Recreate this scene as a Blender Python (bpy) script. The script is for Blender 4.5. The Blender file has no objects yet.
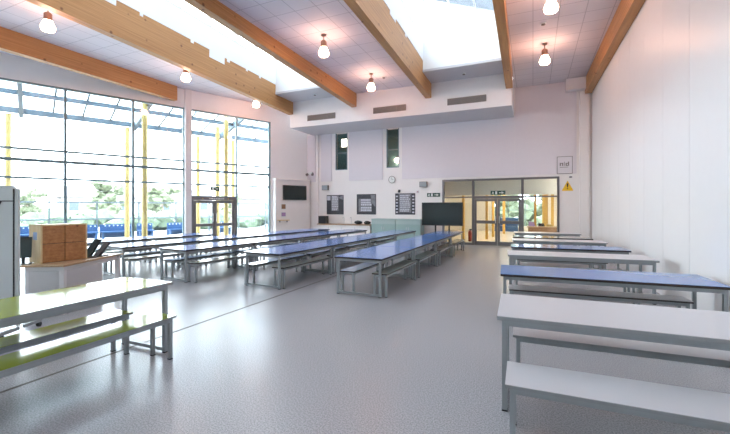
import bpy, bmesh, math, random
from mathutils import Matrix, Vector
random.seed(7)
S = bpy.context.scene
COL = S.collection
R = math.radians

# ------------------------------------------------------------------ materials
def _nodes(name):
    m = bpy.data.materials.new(name); m.use_nodes = True
    nt = m.node_tree
    return m, nt, nt.nodes, nt.links, nt.nodes['Principled BSDF']

def mat(name, c, rough=0.5, metal=0.0, var=0.04, scale=6.0, spec=0.5, bump=0.0, bscale=80.0):
    m, nt, N, L, b = _nodes(name)
    tc = N.new('ShaderNodeTexCoord')
    nz = N.new('ShaderNodeTexNoise'); nz.inputs['Scale'].default_value = scale; nz.inputs['Detail'].default_value = 4
    L.new(tc.outputs['Object'], nz.inputs['Vector'])
    mx = N.new('ShaderNodeMix'); mx.data_type = 'RGBA'
    mx.inputs[6].default_value = tuple(max(0, v * (1 - var)) for v in c) + (1,)
    mx.inputs[7].default_value = tuple(min(1, v * (1 + var)) for v in c) + (1,)
    L.new(nz.outputs['Fac'], mx.inputs[0]); L.new(mx.outputs[2], b.inputs['Base Color'])
    b.inputs['Roughness'].default_value = rough; b.inputs['Metallic'].default_value = metal
    b.inputs['Specular IOR Level'].default_value = spec
    if bump:
        n2 = N.new('ShaderNodeTexNoise'); n2.inputs['Scale'].default_value = bscale
        L.new(tc.outputs['Object'], n2.inputs['Vector'])
        bp = N.new('ShaderNodeBump'); bp.inputs['Strength'].default_value = bump; bp.inputs['Distance'].default_value = 0.01
        L.new(n2.outputs['Fac'], bp.inputs['Height']); L.new(bp.outputs['Normal'], b.inputs['Normal'])
    return m

def wood(name, c1, c2, axis_scale, rough=0.5, knots=0.0):
    m, nt, N, L, b = _nodes(name)
    tc = N.new('ShaderNodeTexCoord'); mp = N.new('ShaderNodeMapping')
    mp.inputs['Scale'].default_value = axis_scale
    L.new(tc.outputs['Object'], mp.inputs['Vector'])
    nz = N.new('ShaderNodeTexNoise'); nz.inputs['Scale'].default_value = 1.0; nz.inputs['Detail'].default_value = 6
    nz.inputs['Roughness'].default_value = 0.65
    L.new(mp.outputs['Vector'], nz.inputs['Vector'])
    cr = N.new('ShaderNodeValToRGB')
    cr.color_ramp.elements[0].position = 0.3; cr.color_ramp.elements[0].color = c1 + (1,)
    cr.color_ramp.elements[1].position = 0.7; cr.color_ramp.elements[1].color = c2 + (1,)
    L.new(nz.outputs['Fac'], cr.inputs['Fac'])
    out = cr.outputs['Color']
    if knots:
        vo = N.new('ShaderNodeTexVoronoi'); vo.inputs['Scale'].default_value = knots
        L.new(tc.outputs['Object'], vo.inputs['Vector'])
        kr = N.new('ShaderNodeValToRGB')
        kr.color_ramp.elements[0].position = 0.06; kr.color_ramp.elements[0].color = (0.25, 0.12, 0.06, 1)
        kr.color_ramp.elements[1].position = 0.13; kr.color_ramp.elements[1].color = (1, 1, 1, 1)
        L.new(vo.outputs['Distance'], kr.inputs['Fac'])
        mx = N.new('ShaderNodeMix'); mx.data_type = 'RGBA'; mx.blend_type = 'MULTIPLY'; mx.inputs[0].default_value = 0.8
        L.new(out, mx.inputs[6]); L.new(kr.outputs['Color'], mx.inputs[7]); out = mx.outputs[2]
    L.new(out, b.inputs['Base Color'])
    b.inputs['Roughness'].default_value = rough
    return m

def emit(name, c, s):
    m = bpy.data.materials.new(name); m.use_nodes = True
    N = m.node_tree.nodes; L = m.node_tree.links
    N.remove(N['Principled BSDF'])
    e = N.new('ShaderNodeEmission'); e.inputs[0].default_value = c + (1,); e.inputs[1].default_value = s
    L.new(e.outputs[0], N['Material Output'].inputs[0])
    return m

def glass(name, tint=(0.95, 0.98, 0.98), base=0.04, amt=0.55):
    m = bpy.data.materials.new(name); m.use_nodes = True
    N = m.node_tree.nodes; L = m.node_tree.links
    N.remove(N['Principled BSDF'])
    t = N.new('ShaderNodeBsdfTransparent'); t.inputs[0].default_value = tint + (1,)
    g = N.new('ShaderNodeBsdfGlossy'); g.inputs['Roughness'].default_value = 0.02
    lw = N.new('ShaderNodeLayerWeight'); lw.inputs[0].default_value = 0.5
    p = N.new('ShaderNodeMath'); p.operation = 'POWER'; p.inputs[1].default_value = 4
    L.new(lw.outputs['Facing'], p.inputs[0])
    ma = N.new('ShaderNodeMath'); ma.operation = 'MULTIPLY_ADD'; ma.inputs[1].default_value = amt; ma.inputs[2].default_value = base
    L.new(p.outputs[0], ma.inputs[0])
    mx = N.new('ShaderNodeMixShader'); L.new(ma.outputs[0], mx.inputs[0])
    L.new(t.outputs[0], mx.inputs[1]); L.new(g.outputs[0], mx.inputs[2])
    L.new(mx.outputs[0], N['Material Output'].inputs[0])
    return m

def tiles(name, c, line, w, h, mortar=0.010, rough=0.7):
    m, nt, N, L, b = _nodes(name)
    tc = N.new('ShaderNodeTexCoord')
    br = N.new('ShaderNodeTexBrick'); br.offset = 0.0; br.squash = 1.0
    br.inputs['Color1'].default_value = c + (1,)
    br.inputs['Color2'].default_value = tuple(v * 0.965 for v in c) + (1,)
    br.inputs['Mortar'].default_value = line + (1,)
    br.inputs['Scale'].default_value = 1.0; br.inputs['Mortar Size'].default_value = mortar
    br.inputs['Mortar Smooth'].default_value = 0.0; br.inputs['Bias'].default_value = 0
    br.inputs['Brick Width'].default_value = w; br.inputs['Row Height'].default_value = h
    L.new(tc.outputs['Object'], br.inputs['Vector'])
    nz = N.new('ShaderNodeTexNoise'); nz.inputs['Scale'].default_value = 120
    L.new(tc.outputs['Object'], nz.inputs['Vector'])
    mx = N.new('ShaderNodeMix'); mx.data_type = 'RGBA'; mx.blend_type = 'MULTIPLY'; mx.inputs[0].default_value = 0.12
    L.new(br.outputs['Color'], mx.inputs[6]); L.new(nz.outputs['Color'], mx.inputs[7])
    L.new(mx.outputs[2], b.inputs['Base Color'])
    b.inputs['Roughness'].default_value = rough
    return m

def floor_mat():
    m, nt, N, L, b = _nodes('speckled_grey_vinyl')
    tc = N.new('ShaderNodeTexCoord')
    n1 = N.new('ShaderNodeTexNoise'); n1.inputs['Scale'].default_value = 85; n1.inputs['Detail'].default_value = 2
    L.new(tc.outputs['Object'], n1.inputs['Vector'])
    cr = N.new('ShaderNodeValToRGB')
    cr.color_ramp.elements[0].position = 0.36; cr.color_ramp.elements[0].color = (0.275, 0.267, 0.275, 1)
    cr.color_ramp.elements[1].position = 0.64; cr.color_ramp.elements[1].color = (0.44, 0.425, 0.44, 1)
    L.new(n1.outputs['Fac'], cr.inputs['Fac'])
    L.new(cr.outputs['Color'], b.inputs['Base Color'])
    b.inputs['Roughness'].default_value = 0.27
    b.inputs['Specular IOR Level'].default_value = 0.30
    return m

M = dict(
    floor=floor_mat(),
    white=mat('white_paint', (0.80, 0.79, 0.79), 0.55, var=0.02),
    cream=mat('cream_paint', (0.84, 0.805, 0.78), 0.6, var=0.02),
    lilac=mat('lilac_acoustic_board', (0.74, 0.705, 0.735), 0.85, var=0.02, bump=0.1),
    rwall=mat('satin_white_wall_board', (0.82, 0.81, 0.81), 0.35, var=0.015),
    soffit=mat('grey_soffit_board', (0.60, 0.585, 0.60), 0.8, var=0.02),
    tile=tiles('acoustic_ceiling_tile', (0.70, 0.67, 0.71), (0.46, 0.44, 0.48), 0.6, 0.6),
    beam=wood('glulam_timber', (0.36, 0.155, 0.05), (0.56, 0.29, 0.105), (9, 0.5, 26), 0.5, knots=2.6),
    skywhite=mat('white_skylight_board', (0.86, 0.86, 0.86), 0.6, var=0.01),
    frame=mat('teal_grey_window_metal', (0.17, 0.25, 0.28), 0.4, 0.3),
    doorgrey=mat('grey_door_metal', (0.17, 0.165, 0.17), 0.4, 0.2),
    postwhite=mat('white_column_paint', (0.72, 0.70, 0.70), 0.5),
    glass=glass('clear_glass'),
    roofclear=glass('rooflight_glass', (0.33, 0.355, 0.38), 0.04, 0.3),
    dglass=glass('door_glass', (0.93, 0.95, 0.94), 0.04, 0.4),
    roofglass=glass('canopy_glass', (0.86, 0.93, 0.97), 0.05, 0.2),
    blue=mat('blue_laminate', (0.085, 0.21, 0.54), 0.14, var=0.03, scale=3, spec=0.75),
    greytop=mat('pale_grey_laminate', (0.62, 0.60, 0.62), 0.3, var=0.02, scale=3),
    lime=mat('lime_laminate', (0.27, 0.33, 0.05), 0.10, var=0.04, scale=3, spec=0.42),
    sage=mat('sage_grey_laminate', (0.33, 0.365, 0.34), 0.14, var=0.04, scale=3, spec=0.6),
    glareblue=mat('glare_paled_blue_laminate', (0.30, 0.38, 0.55), 0.14, var=0.04, scale=3, spec=0.6),  # blue laminate with window glare mixed into its colour
    edge=mat('dark_brown_edging', (0.04, 0.026, 0.02), 0.5),
    greyedge=mat('grey_edging', (0.30, 0.32, 0.33), 0.5),
    steel=mat('grey_powder_coated_steel', (0.33, 0.36, 0.375), 0.38, 0.2),
    foot=mat('black_rubber', (0.02, 0.02, 0.02), 0.7),
    black=mat('black_plastic', (0.012, 0.013, 0.014), 0.35),
    screen=mat('dark_screen_glass', (0.012, 0.022, 0.022), 0.12, spec=0.5),
    chrome=mat('brushed_metal', (0.62, 0.62, 0.63), 0.3, 0.9),
    copper=mat('brown_lamp_metal', (0.34, 0.22, 0.17), 0.4, 0.6),
    lampglow=emit('warm_lamp_glass', (1.0, 0.54, 0.37), 10.0),
    lampwire=mat('lamp_cage_metal', (0.5, 0.4, 0.3), 0.4, 0.7),
    pine=wood('pine_board', (0.31, 0.115, 0.035), (0.50, 0.225, 0.08), (14, 2.2, 26), 0.5, knots=5),
    palepine=wood('pale_pine_side', (0.60, 0.43, 0.22), (0.74, 0.58, 0.34), (14, 14, 2.0), 0.55),
    darkgap=mat('dark_seam', (0.09, 0.045, 0.025), 0.8),
    desktop=wood('oak_worktop', (0.36, 0.22, 0.12), (0.50, 0.33, 0.19), (5, 30, 30), 0.35),
    deskwhite=mat('white_desk_panel', (0.66, 0.63, 0.63), 0.5),
    deskpanel=mat('grey_white_desk_infill', (0.50, 0.475, 0.48), 0.5),
    panelgrey=mat('pale_grey_screen_panel', (0.60, 0.65, 0.65), 0.45),
    green=mat('sea_green_cabinet_front', (0.33, 0.46, 0.44), 0.3),
    greentop=mat('pale_green_counter_top', (0.42, 0.52, 0.50), 0.3),
    yellow=mat('yellow_post_paint', (0.42, 0.30, 0.10), 0.5),
    canopy=mat('pale_blue_grey_steel', (0.075, 0.10, 0.125), 0.5, 0.2),
    paving=tiles('pale_paving', (0.36, 0.36, 0.35), (0.28, 0.28, 0.27), 0.9, 0.6, 0.012, 0.8),
    bluepl=mat('blue_outdoor_plastic', (0.025, 0.085, 0.22), 0.4),
    hedge=mat('hedge_leaf', (0.10, 0.14, 0.085), 0.7, var=0.5, scale=9),
    leaf=mat('tree_leaf', (0.14, 0.165, 0.10), 0.7, var=0.5, scale=5),
    bark=mat('tree_bark', (0.25, 0.20, 0.16), 0.8),
    fence=mat('galvanised_fence', (0.10, 0.125, 0.14), 0.5, 0.3),
    render=mat('pale_render', (0.32, 0.30, 0.29), 0.8),
    slate=mat('pale_roof_tile', (0.13, 0.115, 0.12), 0.8, var=0.15, scale=2),
    winteal=mat('teal_room_wall', (0.07, 0.18, 0.21), 0.5),
    lobbywall=mat('warm_lobby_wall', (0.84, 0.79, 0.70), 0.6),
    lobbyfloor=mat('polished_lobby_floor', (0.66, 0.56, 0.42), 0.2),
    orange=wood('orange_timber_post', (0.55, 0.30, 0.04), (0.72, 0.46, 0.10), (10, 10, 0.8), 0.45),
    lobbylight=emit('lobby_light_diffuser', (1.0, 0.91, 0.77), 3.2),
    posterdark=mat('dark_poster_print', (0.045, 0.045, 0.055), 0.5, var=0.6, scale=7),
    postergrey=mat('grey_poster_print', (0.20, 0.20, 0.22), 0.5, var=0.6, scale=6),
    posterlight=mat('white_poster_lettering', (0.60, 0.60, 0.66), 0.5),
    signgreen=mat('dark_green_exit_sign', (0.01, 0.06, 0.04), 0.4),
    signwhite=mat('white_sign_print', (0.75, 0.78, 0.76), 0.4),
    warnyellow=mat('yellow_warning_print', (0.85, 0.52, 0.02), 0.45),
    ventgrey=mat('grey_vent_metal', (0.24, 0.215, 0.20), 0.5, 0.3),
    mauve=mat('mauve_notice_print', (0.36, 0.25, 0.46), 0.5),
    brownrack=mat('brown_wicker', (0.30, 0.16, 0.08), 0.7, var=0.3, scale=30),
)

# ------------------------------------------------------------------ mesh helpers
class MB:
    def __init__(s): s.bm = bmesh.new()
    def box(s, x0, x1, y0, y1, z0, z1, rot=None, piv=None):
        vs = [s.bm.verts.new((x, y, z)) for x in (x0, x1) for y in (y0, y1) for z in (z0, z1)]
        for f in ((0, 1, 3, 2), (4, 6, 7, 5), (0, 4, 5, 1), (2, 3, 7, 6), (0, 2, 6, 4), (1, 5, 7, 3)):
            s.bm.faces.new([vs[i] for i in f])
        if rot:
            bmesh.ops.rotate(s.bm, verts=vs, cent=piv, matrix=rot)
        return s
    def prism(s, pts, a0, a1, axis='z'):
        def v(p, a):
            return (p[0], p[1], a) if axis == 'z' else ((p[0], a, p[1]) if axis == 'y' else (a, p[0], p[1]))
        A = [s.bm.verts.new(v(p, a0)) for p in pts]; B = [s.bm.verts.new(v(p, a1)) for p in pts]
        n = len(pts)
        s.bm.faces.new(A); s.bm.faces.new(B[::-1])
        for i in range(n): s.bm.faces.new((A[i], B[i], B[(i + 1) % n], A[(i + 1) % n]))
        return s
    def rod(s, p, q, r, n=10, r2=None):
        p = Vector(p); q = Vector(q); d = (q - p); r2 = r if r2 is None else r2
        z = d.normalized(); x = z.orthogonal().normalized(); y = z.cross(x)
        A = []; B = []
        for i in range(n):
            a = 2 * math.pi * i / n; o = x * math.cos(a) + y * math.sin(a)
            A.append(s.bm.verts.new(p + o * r)); B.append(s.bm.verts.new(q + o * r2))
        s.bm.faces.new(A); s.bm.faces.new(B[::-1])
        for i in range(n): s.bm.faces.new((A[i], B[i], B[(i + 1) % n], A[(i + 1) % n]))
        return s
    def lathe(s, prof, n=20, c=(0, 0, 0)):
        rings = []
        for r, z in prof:
            rings.append([s.bm.verts.new((c[0] + r * math.cos(2 * math.pi * i / n), c[1] + r * math.sin(2 * math.pi * i / n), c[2] + z)) for i in range(n)])
        for a, b in zip(rings, rings[1:]):
            for i in range(n): s.bm.faces.new((a[i], a[(i + 1) % n], b[(i + 1) % n], b[i]))
        s.bm.faces.new(rings[0][::-1]); s.bm.faces.new(rings[-1])
        return s
    def blob(s, c, r, rng, sq=(1, 1, 1), sub=2, jit=0.25):
        g = bmesh.ops.create_icosphere(s.bm, subdivisions=sub, radius=1.0)
        for v in g['verts']:
            k = r * (1 + rng.uniform(-jit, jit))
            v.co = Vector((c[0] + v.co.x * k * sq[0], c[1] + v.co.y * k * sq[1], c[2] + v.co.z * k * sq[2]))
        return s
    def build(s, name, m, parent=None, bevel=0.0, smooth=False, mx=None):
        bm = s.bm
        bmesh.ops.recalc_face_normals(bm, faces=bm.faces)
        if bevel:
            bmesh.ops.bevel(bm, geom=list(bm.edges), offset=bevel, segments=2, affect='EDGES', profile=0.7)
        me = bpy.data.meshes.new(name); bm.to_mesh(me); bm.free()
        if smooth:
            for p in me.polygons: p.use_smooth = True
        me.materials.append(m)
        o = bpy.data.objects.new(name, me); COL.objects.link(o)
        if parent: o.parent = parent
        if mx is not None: o.matrix_basis = mx
        return o

def empty(name, loc, rz, label, cat, group=None):
    o = bpy.data.objects.new(name, None); COL.objects.link(o)
    o.empty_display_size = 0.1
    o.location = loc; o.rotation_euler = (0, 0, rz); o['label'] = label; o['category'] = cat
    if group: o['group'] = group
    return o
def tag(o, label, cat, group=None, kind=None):
    o['label'] = label; o['category'] = cat
    if group: o['group'] = group
    if kind: o['kind'] = kind
    return o
def struct(o):
    o['kind'] = 'structure'; return o
def clone(root, loc, rz, label):
    r = root.copy(); COL.objects.link(r); r.location = loc; r.rotation_euler = (0, 0, rz); r['label'] = label
    for ch in list(root.children):
        c = ch.copy(); COL.objects.link(c); c.parent = r
        for g in list(ch.children):
            d = g.copy(); COL.objects.link(d); d.parent = c
    return r

# ------------------------------------------------------------------ the room
YF = 16.54          # far wall
XR = 2.04           # right wall
YB = -3.0           # wall behind
ZC = 6.5            # ceiling
CX, CY = -10.7, 16.54            # far left corner
DT = Vector((-0.4083, -0.9128))  # along the glass wall, towards the viewer
ANG = math.atan2(DT.y, DT.x)
LW = Matrix.Translation((CX, CY, 0)) @ Matrix.Rotation(ANG, 4, 'Z')   # x = along the wall, y = into the room
def lw(t, y, z=0.0):
    return LW @ Vector((t, y, z))
TEND = (CY - YB) / 0.9128
XB = CX - 0.4083 * TEND

struct(MB().prism([(XB - .3, YB), (XR + .7, YB), (XR + .2, YF + .2), (CX - .3, YF + .2)], -0.12, 0.0).build('floor', M['floor']))
struct(MB().box(-4.288, -4.254, YB, YF - .7, 0.0, 0.002).build('trim_1', M['edge']))

# right wall: boards 1.2 m wide with open joints
b = MB(); b.box(XR + .015, XR + .2, YB - .2, YF + .2, 0, 9.4)
y = -2.3 - 1.2
while y < YF:
    b.box(XR, XR + .016, max(YB, y + .004), min(YF, y + 1.196), 0, 6.6); y += 1.2
WR = Matrix.Translation((XR, YF, 0)) @ Matrix.Rotation(0.0165, 4, 'Z') @ Matrix.Translation((-XR, -YF, 0))
struct(b.build('wall_right', M['rwall'], mx=WR))

# wall behind the viewer
struct(MB().box(XB - .5, XR + .7, YB - .2, YB, 0, 9.4).build('wall_back', M['white']))

# far wall with the lobby doorway and two tall windows
DX0, DX1, DH = -3.66, 0.945, 2.83
W1, W2, WZ = (-9.03, -8.36), (-6.30, -5.68), 3.47
b = MB()
xs = [CX - .3, W1[0], W1[1], W2[0], W2[1], DX0, DX1, XR + .2]
y0, y1 = YF, YF + .2
b.box(xs[0], xs[1], y0, y1, 0, 6.6); b.box(xs[1], xs[2], y0, y1, 0, WZ); b.box(xs[1], xs[2], y0, y1, 5.3, 6.6)
b.box(xs[2], xs[3], y0, y1, 0, 6.6); b.box(xs[3], xs[4], y0, y1, 0, WZ); b.box(xs[3], xs[4], y0, y1, 5.3, 6.6)
b.box(xs[4], xs[5], y0, y1, 0, 6.6); b.box(xs[5], xs[6], y0, y1, DH, 6.6); b.box(xs[6], xs[7], y0, y1, 0, 6.6)
struct(b.build('wall_far', M['cream']))
# lilac boards on the upper far wall
n = 2
for x0, x1, z1 in ((-10.66, -10.18, 5.32), (-9.86, -9.23, 5.32), (-8.26, -6.48, 5.32), (-5.52, -0.68, 5.32), (-0.672, 1.53, 6.5)):
    struct(MB().box(x0, x1, YF - .035, YF - .001, 2.92, z1).build('trim_%d' % n, M['lilac'])); n += 1
# pilasters and boxed duct
struct(MB().box(-10.10, -9.98, YF - .09, YF - .001, 0, 5.32).build('trim_%d' % n, M['cream'])); n += 1
struct(MB().box(1.62, 1.95, YF - .12, YF - .001, 0, 6.1).build('trim_%d' % n, M['cream'])); n += 1
struct(MB().box(1.15, 1.86, YF - .45, YF - .121, 6.06, 6.49).build('trim_%d' % n, M['white'])); n += 1
# skirting
struct(MB().box(0.95, 1.61, YF - .02, YF - .001, 0, .1).box(-4.4, DX0, YF - .02, YF - .001, 0, .1).build('baseboard_far', M['doorgrey']))
# soffit box under the roof end
struct(MB().box(-10.34, -0.70, 14.55, YF - .002, 5.32, ZC).build('trim_%d' % n, M['white'])); n += 1
struct(MB().box(-10.33, -0.71, 14.56, YF - .04, 5.308, 5.319).build('trim_%d' % n, M['soffit'])); n += 1

# tall windows in the far wall, each looking into a dim upper room
for i, (w, lab) in enumerate(((W1, 1), (W2, 2))):
    f = MB()
    for (a, c_) in ((w[0], w[0] + .04), (w[1] - .04, w[1])): f.box(a, c_, YF + .01, YF + .08, WZ, 5.3)
    f.box(w[0] + .04, w[1] - .04, YF + .01, YF + .08, WZ, WZ + .04)
    f.box(w[0] + .04, w[1] - .04, YF + .02, YF + .07, 4.3, 4.34)
    o = struct(f.build('window_%d' % (i + 3), M['frame']))
    MB().box(w[0] + .04, w[1] - .04, YF + .04, YF + .05, WZ + .04, 5.3).build('pane', M['dglass'], o)
struct(MB().box(-10.2, -4.2, YF + 1.6, YF + 1.7, 2.9, 5.8).box(-10.2, -4.2, YF + .2, YF + 1.6, 2.9, 3.0).box(-10.2, -4.2, YF + .2, YF + 1.6, 5.7, 5.8)
       .box(-10.3, -10.2, YF + .2, YF + 1.7, 2.9, 5.8).box(-4.2, -4.1, YF + .2, YF + 1.7, 2.9, 5.8).build('wall_upper_room', M['winteal']))

c = empty('window_glow', (-9.28, YF + 1.599, 5.1), 0, 'white glowing panel added for the bright shape in the left tall window', 'added glow')  # added glowing panel, stands in for the bright shape in the left pane
MB().box(-.24, .24, -.04, 0, -.22, .22).build('frame', M['white'], c); MB().box(-.22, .22, -.05, -.041, -.20, .20).build('diffuser', M['lobbylight'], c)
c = empty('window_glow', (-6.28, YF + 1.599, 4.0), 0, 'warm glowing globe added for the orange glow in the right tall window', 'added glow')  # added glowing globe, stands in for the warm glow in the right pane
MB().box(-.05, .05, -.10, 0, .10, .18).build('bracket', M['copper'], c); MB().lathe([(.05, -.12), (.12, -.06), (.12, .04), (.06, .10)], 18, (0, -.14, 0)).build('lamp_shade', M['lampglow'], c, smooth=True)
# ---- left wall: solid end piece, glazing, head
GZ = 5.73
b = MB()
b.box(-.25, 2.08, -.2, 0, 0, 6.6)                 # solid end by the far corner
b.box(2.08, 15.9, -.2, 0, GZ, 6.6)                # head above the glass
b.box(15.9, TEND + .3, -.2, 0, 0, 6.6)            # solid piece beside the viewer
struct(b.build('wall_left', M['white'], mx=LW))
# boxed-out lining with a ledge
struct(MB().box(0.03, 1.98, 0.0, .30, 0, 2.94).box(0.02, 2.0, 0.0, .37, 2.94, 3.02).build('trim_%d' % n, M['cream'], mx=LW)); n += 1
# white column dividing the glazing
struct(MB().box(5.74, 5.98, -.12, .16, 0, 6.48).build('trim_%d' % n, M['postwhite'], mx=LW)); n += 1

TR = (2.59, 3.18, 3.54)
TH = {2.59: .035, 3.18: .05, 3.54: .035}
# window_1: bay with the door; window_2: long bay
f = MB(); g = MB()
f.box(2.08, 2.16, -.14, 0, 0, GZ); f.box(3.72, 3.78, -.14, 0, 0, GZ); f.box(5.68, 5.74, -.14, 0, 0, GZ)
for z in TR: f.box(2.16, 3.72, -.12, -.02, z - TH[z], z + TH[z]); f.box(3.78, 5.68, -.12, -.02, z - TH[z], z + TH[z])
f.box(2.16, 3.72, -.14, 0, GZ - .06, GZ); f.box(3.78, 5.68, -.14, 0, GZ - .06, GZ)
f.box(2.16, 3.72, -.14, 0, 0, .08); f.box(3.78, 5.68, -.14, 0, 2.06, 2.10)
w1 = struct(f.build('window_1', M['frame'], mx=LW))
MB().box(2.16, 3.72, -.075, -.065, .08, GZ - .06).box(3.78, 5.68, -.075, -.065, 2.10, GZ - .06).build('pane', M['glass'], w1)
f = MB(); g = MB()
ms = [5.98, 7.80, 9.82, 11.84, 13.86, 15.9]
for i, t in enumerate(ms):
    f.box(t - (.04 if i else 0), t + .04, -.14, 0, 0, GZ)
for a, c_ in zip(ms, ms[1:]):
    a += .04; c_ -= .04
    for z in TR: f.box(a, c_, -.12, -.02, z - TH[z], z + TH[z])
    f.box(a, c_, -.14, 0, GZ - .06, GZ); f.box(a, c_, -.14, 0, 0, .08)
    g.box(a, c_, -.075, -.065, .08, GZ - .06)
w2 = struct(f.build('window_2', M['frame'], mx=LW))
g.build('pane', M['glass'], w2)
# door_1: double glazed doors in the glass wall
f = MB(); f.box(3.78, 3.86, -.15, .03, 0, 2.06); f.box(5.60, 5.68, -.15, .03, 0, 2.06); f.box(3.86, 5.60, -.15, .03, 1.92, 2.06)
d1 = struct(f.build('door_1', M['doorgrey'], mx=LW))
for a, c_, hx in ((3.87, 4.725, 4.66), (4.735, 5.59, 4.80)):
    l = MB(); l.box(a, a + .09, -.10, -.03, .02, 1.91); l.box(c_ - .09, c_, -.10, -.03, .02, 1.91)
    l.box(a + .09, c_ - .09, -.10, -.03, 1.80, 1.91); l.box(a + .09, c_ - .09, -.10, -.03, .02, .22); l.box(a + .09, c_ - .09, -.10, -.03, .80, .92)
    leaf = l.build('door_leaf', M['doorgrey'], d1)
    MB().box(a + .09, c_ - .09, -.07, -.06, .22, .80).box(a + .09, c_ - .09, -.07, -.06, .92, 1.80).build('pane', M['glass'], leaf)
    MB().rod((hx, -.0, 1.0), (hx, -.0, 1.35), .012).rod((hx, -.03, 1.02), (hx, 0, 1.02), .01).rod((hx, -.03, 1.33), (hx, 0, 1.33), .01).build('door_handle', M['chrome'], leaf)
k = MB()
x = 4.98
for wd in (.05, .09, .05, .08, .1, .04, .08): k.box(x - wd, x, .03, .034, 1.975, 2.01); x -= wd + .025
k.build('door_lettering', M['signwhite'], d1)
k = MB(); k.rod((5.25, .03, 1.99), (5.25, .036, 1.99), .02); k.rod((4.15, .03, 1.99), (4.15, .036, 1.99), .02)
k.build('door_badge', M['warnyellow'], d1)

# ---- glulam beams: the middle ones rise a little towards the viewer and, like the right wall, splay by a degree
SPL = 0.0165
def tilt(x):
    p = Matrix.Translation((x, 14.55, 5.93))
    return p @ Matrix.Rotation(SPL, 4, 'Z') @ Matrix.Rotation(-0.027, 4, 'X') @ p.inverted()
def sp(x, y): return (x + (14.55 - y) * SPL, y)
BXS = [-13.22, -10.30, -7.03, -3.77, -0.785, 1.91]
for i, x in enumerate(BXS):
    yend = 14.545
    if i == 0:
        yend = 10.72
    if i == 5: yend = YF - .13
    hw = .115
    o = struct(MB().box(-hw, hw, YB, yend, 5.93, 6.88 if i not in (0, 5) else 6.52).build('beam_%d' % (i + 1), M['beam']))
    o.location.x = x
    if 0 < i < 5: o.matrix_basis = tilt(x) @ Matrix.Translation((x, 0, 0))
    if i == 5: o.matrix_basis = WR @ Matrix.Translation((x, 0, 0))
# ceilings (tiled bays)
SKY = ((BXS[1] + .115, BXS[2] - .115), (BXS[3] + .115, BXS[4] - .115))
YS0, YS1 = -2.2, 13.2
b = MB()
def wallx(yy): return CX - .4083 * (CY - yy) / .9128
b.prism([(wallx(YB) - .1, YB), sp(BXS[1] - .10, YB), sp(BXS[1] - .10, YF), (CX - .3, YF)], ZC, ZC + .08)
b.prism([sp(BXS[2] + .10, YB), sp(BXS[3] - .10, YB), sp(BXS[3] - .10, 14.56), sp(BXS[2] + .10, 14.56)], ZC, ZC + .08)
b.prism([sp(BXS[4] + .10, YB), (XR + .6, YB), (XR + .1, YF + .1), sp(BXS[4] + .10, YF + .1)], ZC, ZC + .08)
struct(b.build('ceiling', M['tile']))
b = MB()
for x0, x1 in SKY:
    b.box(x0, x1, YS1, 14.56, ZC, ZC + .08); b.box(x0, x1, YB, YS0, ZC, ZC + .08)
struct(b.build('ceiling_margin', M['soffit']))
# roof-lights: upstand boards with cut-outs over the beam, glazed strip on the left, sloping lining
for si, (x0, x1) in enumerate(SKY):
    ZU, ZT, ZE = 7.66, 9.2, 8.05
    TM = tilt(x0)
    u = MB()
    u.box(x0 - .10, x0 + .012, YS0, YS1, 6.885, ZU)
    if si == 0: teeth = [(5.85, 6.32, .17), (6.98, 7.08, .09), (8.72, 8.84, .09), (9.5, 10.2, .26), (10.32, 10.46, .10), (11.32, 11.42, .07), (12.1, 12.2, .08), (3.2, 3.8, .2)]
    else: teeth = [(5.2, 5.3, .1), (6.6, 7.5, .30), (7.75, 8.0, .14), (8.6, 8.75, .09), (9.6, 10.1, .12), (11.0, 11.15, .08), (3.2, 3.8, .2)]
    for a, c_, d in teeth: u.box(x0 + .001, x0 + .012, a, c_, 6.885 - d, 6.886)
    u.box(x1 - .012, x1 + .10, YS0, YS1, 6.885, ZE)
    u.box(x0 - .1, x1 + .1, YS1, YS1 + .1, ZC - .03, ZT + .1)
    u.box(x0 - .1, x1 + .1, YS0 - .1, YS0, ZC + .001, ZT + .1)
    struct(u.build('wall_rooflight_%d' % (si + 1), M['skywhite'], mx=TM))
    g = MB(); g.prism([(x0 - .1, ZT), (x1 + .1, ZE), (x1 + .1, ZE + .012), (x0 - .1, ZT + .012)], YS0 - .1, YS1 + .1, 'y')
    r = MB(); q = YS1 - 1.5
    while q > YS0:
        r.prism([(x0 - .1, ZT - .09), (x1 + .1, ZE - .09), (x1 + .1, ZE - .001), (x0 - .1, ZT - .001)], q, q + .06, 'y'); q -= 1.5
    for k in (.33, .66):
        xa = x0 + (x1 - x0) * k; za = ZT + (ZE - ZT) * (k * (x1 - x0) + .1) / (x1 - x0 + .2)
        r.box(xa, xa + .05, YS0, YS1, za - .10, za - .03)
    yy = YS0 + 1.0
    r.box(x0 - .0, x0 + .08, YS0, YS1, ZT - .12, ZT - .03)
    r = struct(r.build('ceiling_rooflight_%d' % (si + 1), M['skywhite'], mx=TM))
    g.build('added_roof_pane', M['roofclear'], r)  # glazing added over the white slope to let more daylight into the hall
    f = MB(); f.box(x0 - .10, x0 + .0, YS0, YS1, ZU, ZU + .06); f.box(x0 - .10, x0, YS0, YS1, ZT - .08, ZT)
    yy = 8.33 - 1.2 * 8
    k = 0
    while yy < YS1:
        if yy > YS0:
            f.box(x0 - .10, x0, yy - .035, yy + .035, ZU + .06, ZT - .08)
            if k % 3 == 1: f.box(x0 - .10, x0, yy + .1, yy + .17, ZU + .06, ZT - .08)
        yy += 1.2; k += 1
    w = struct(f.build('window_%d' % (5 + si), M['postwhite'], mx=TM))
    MB().box(x0 - .06, x0 - .05, YS0, YS1, ZU + .06, ZT - .08).build('pane', M['glass'], w)

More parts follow.
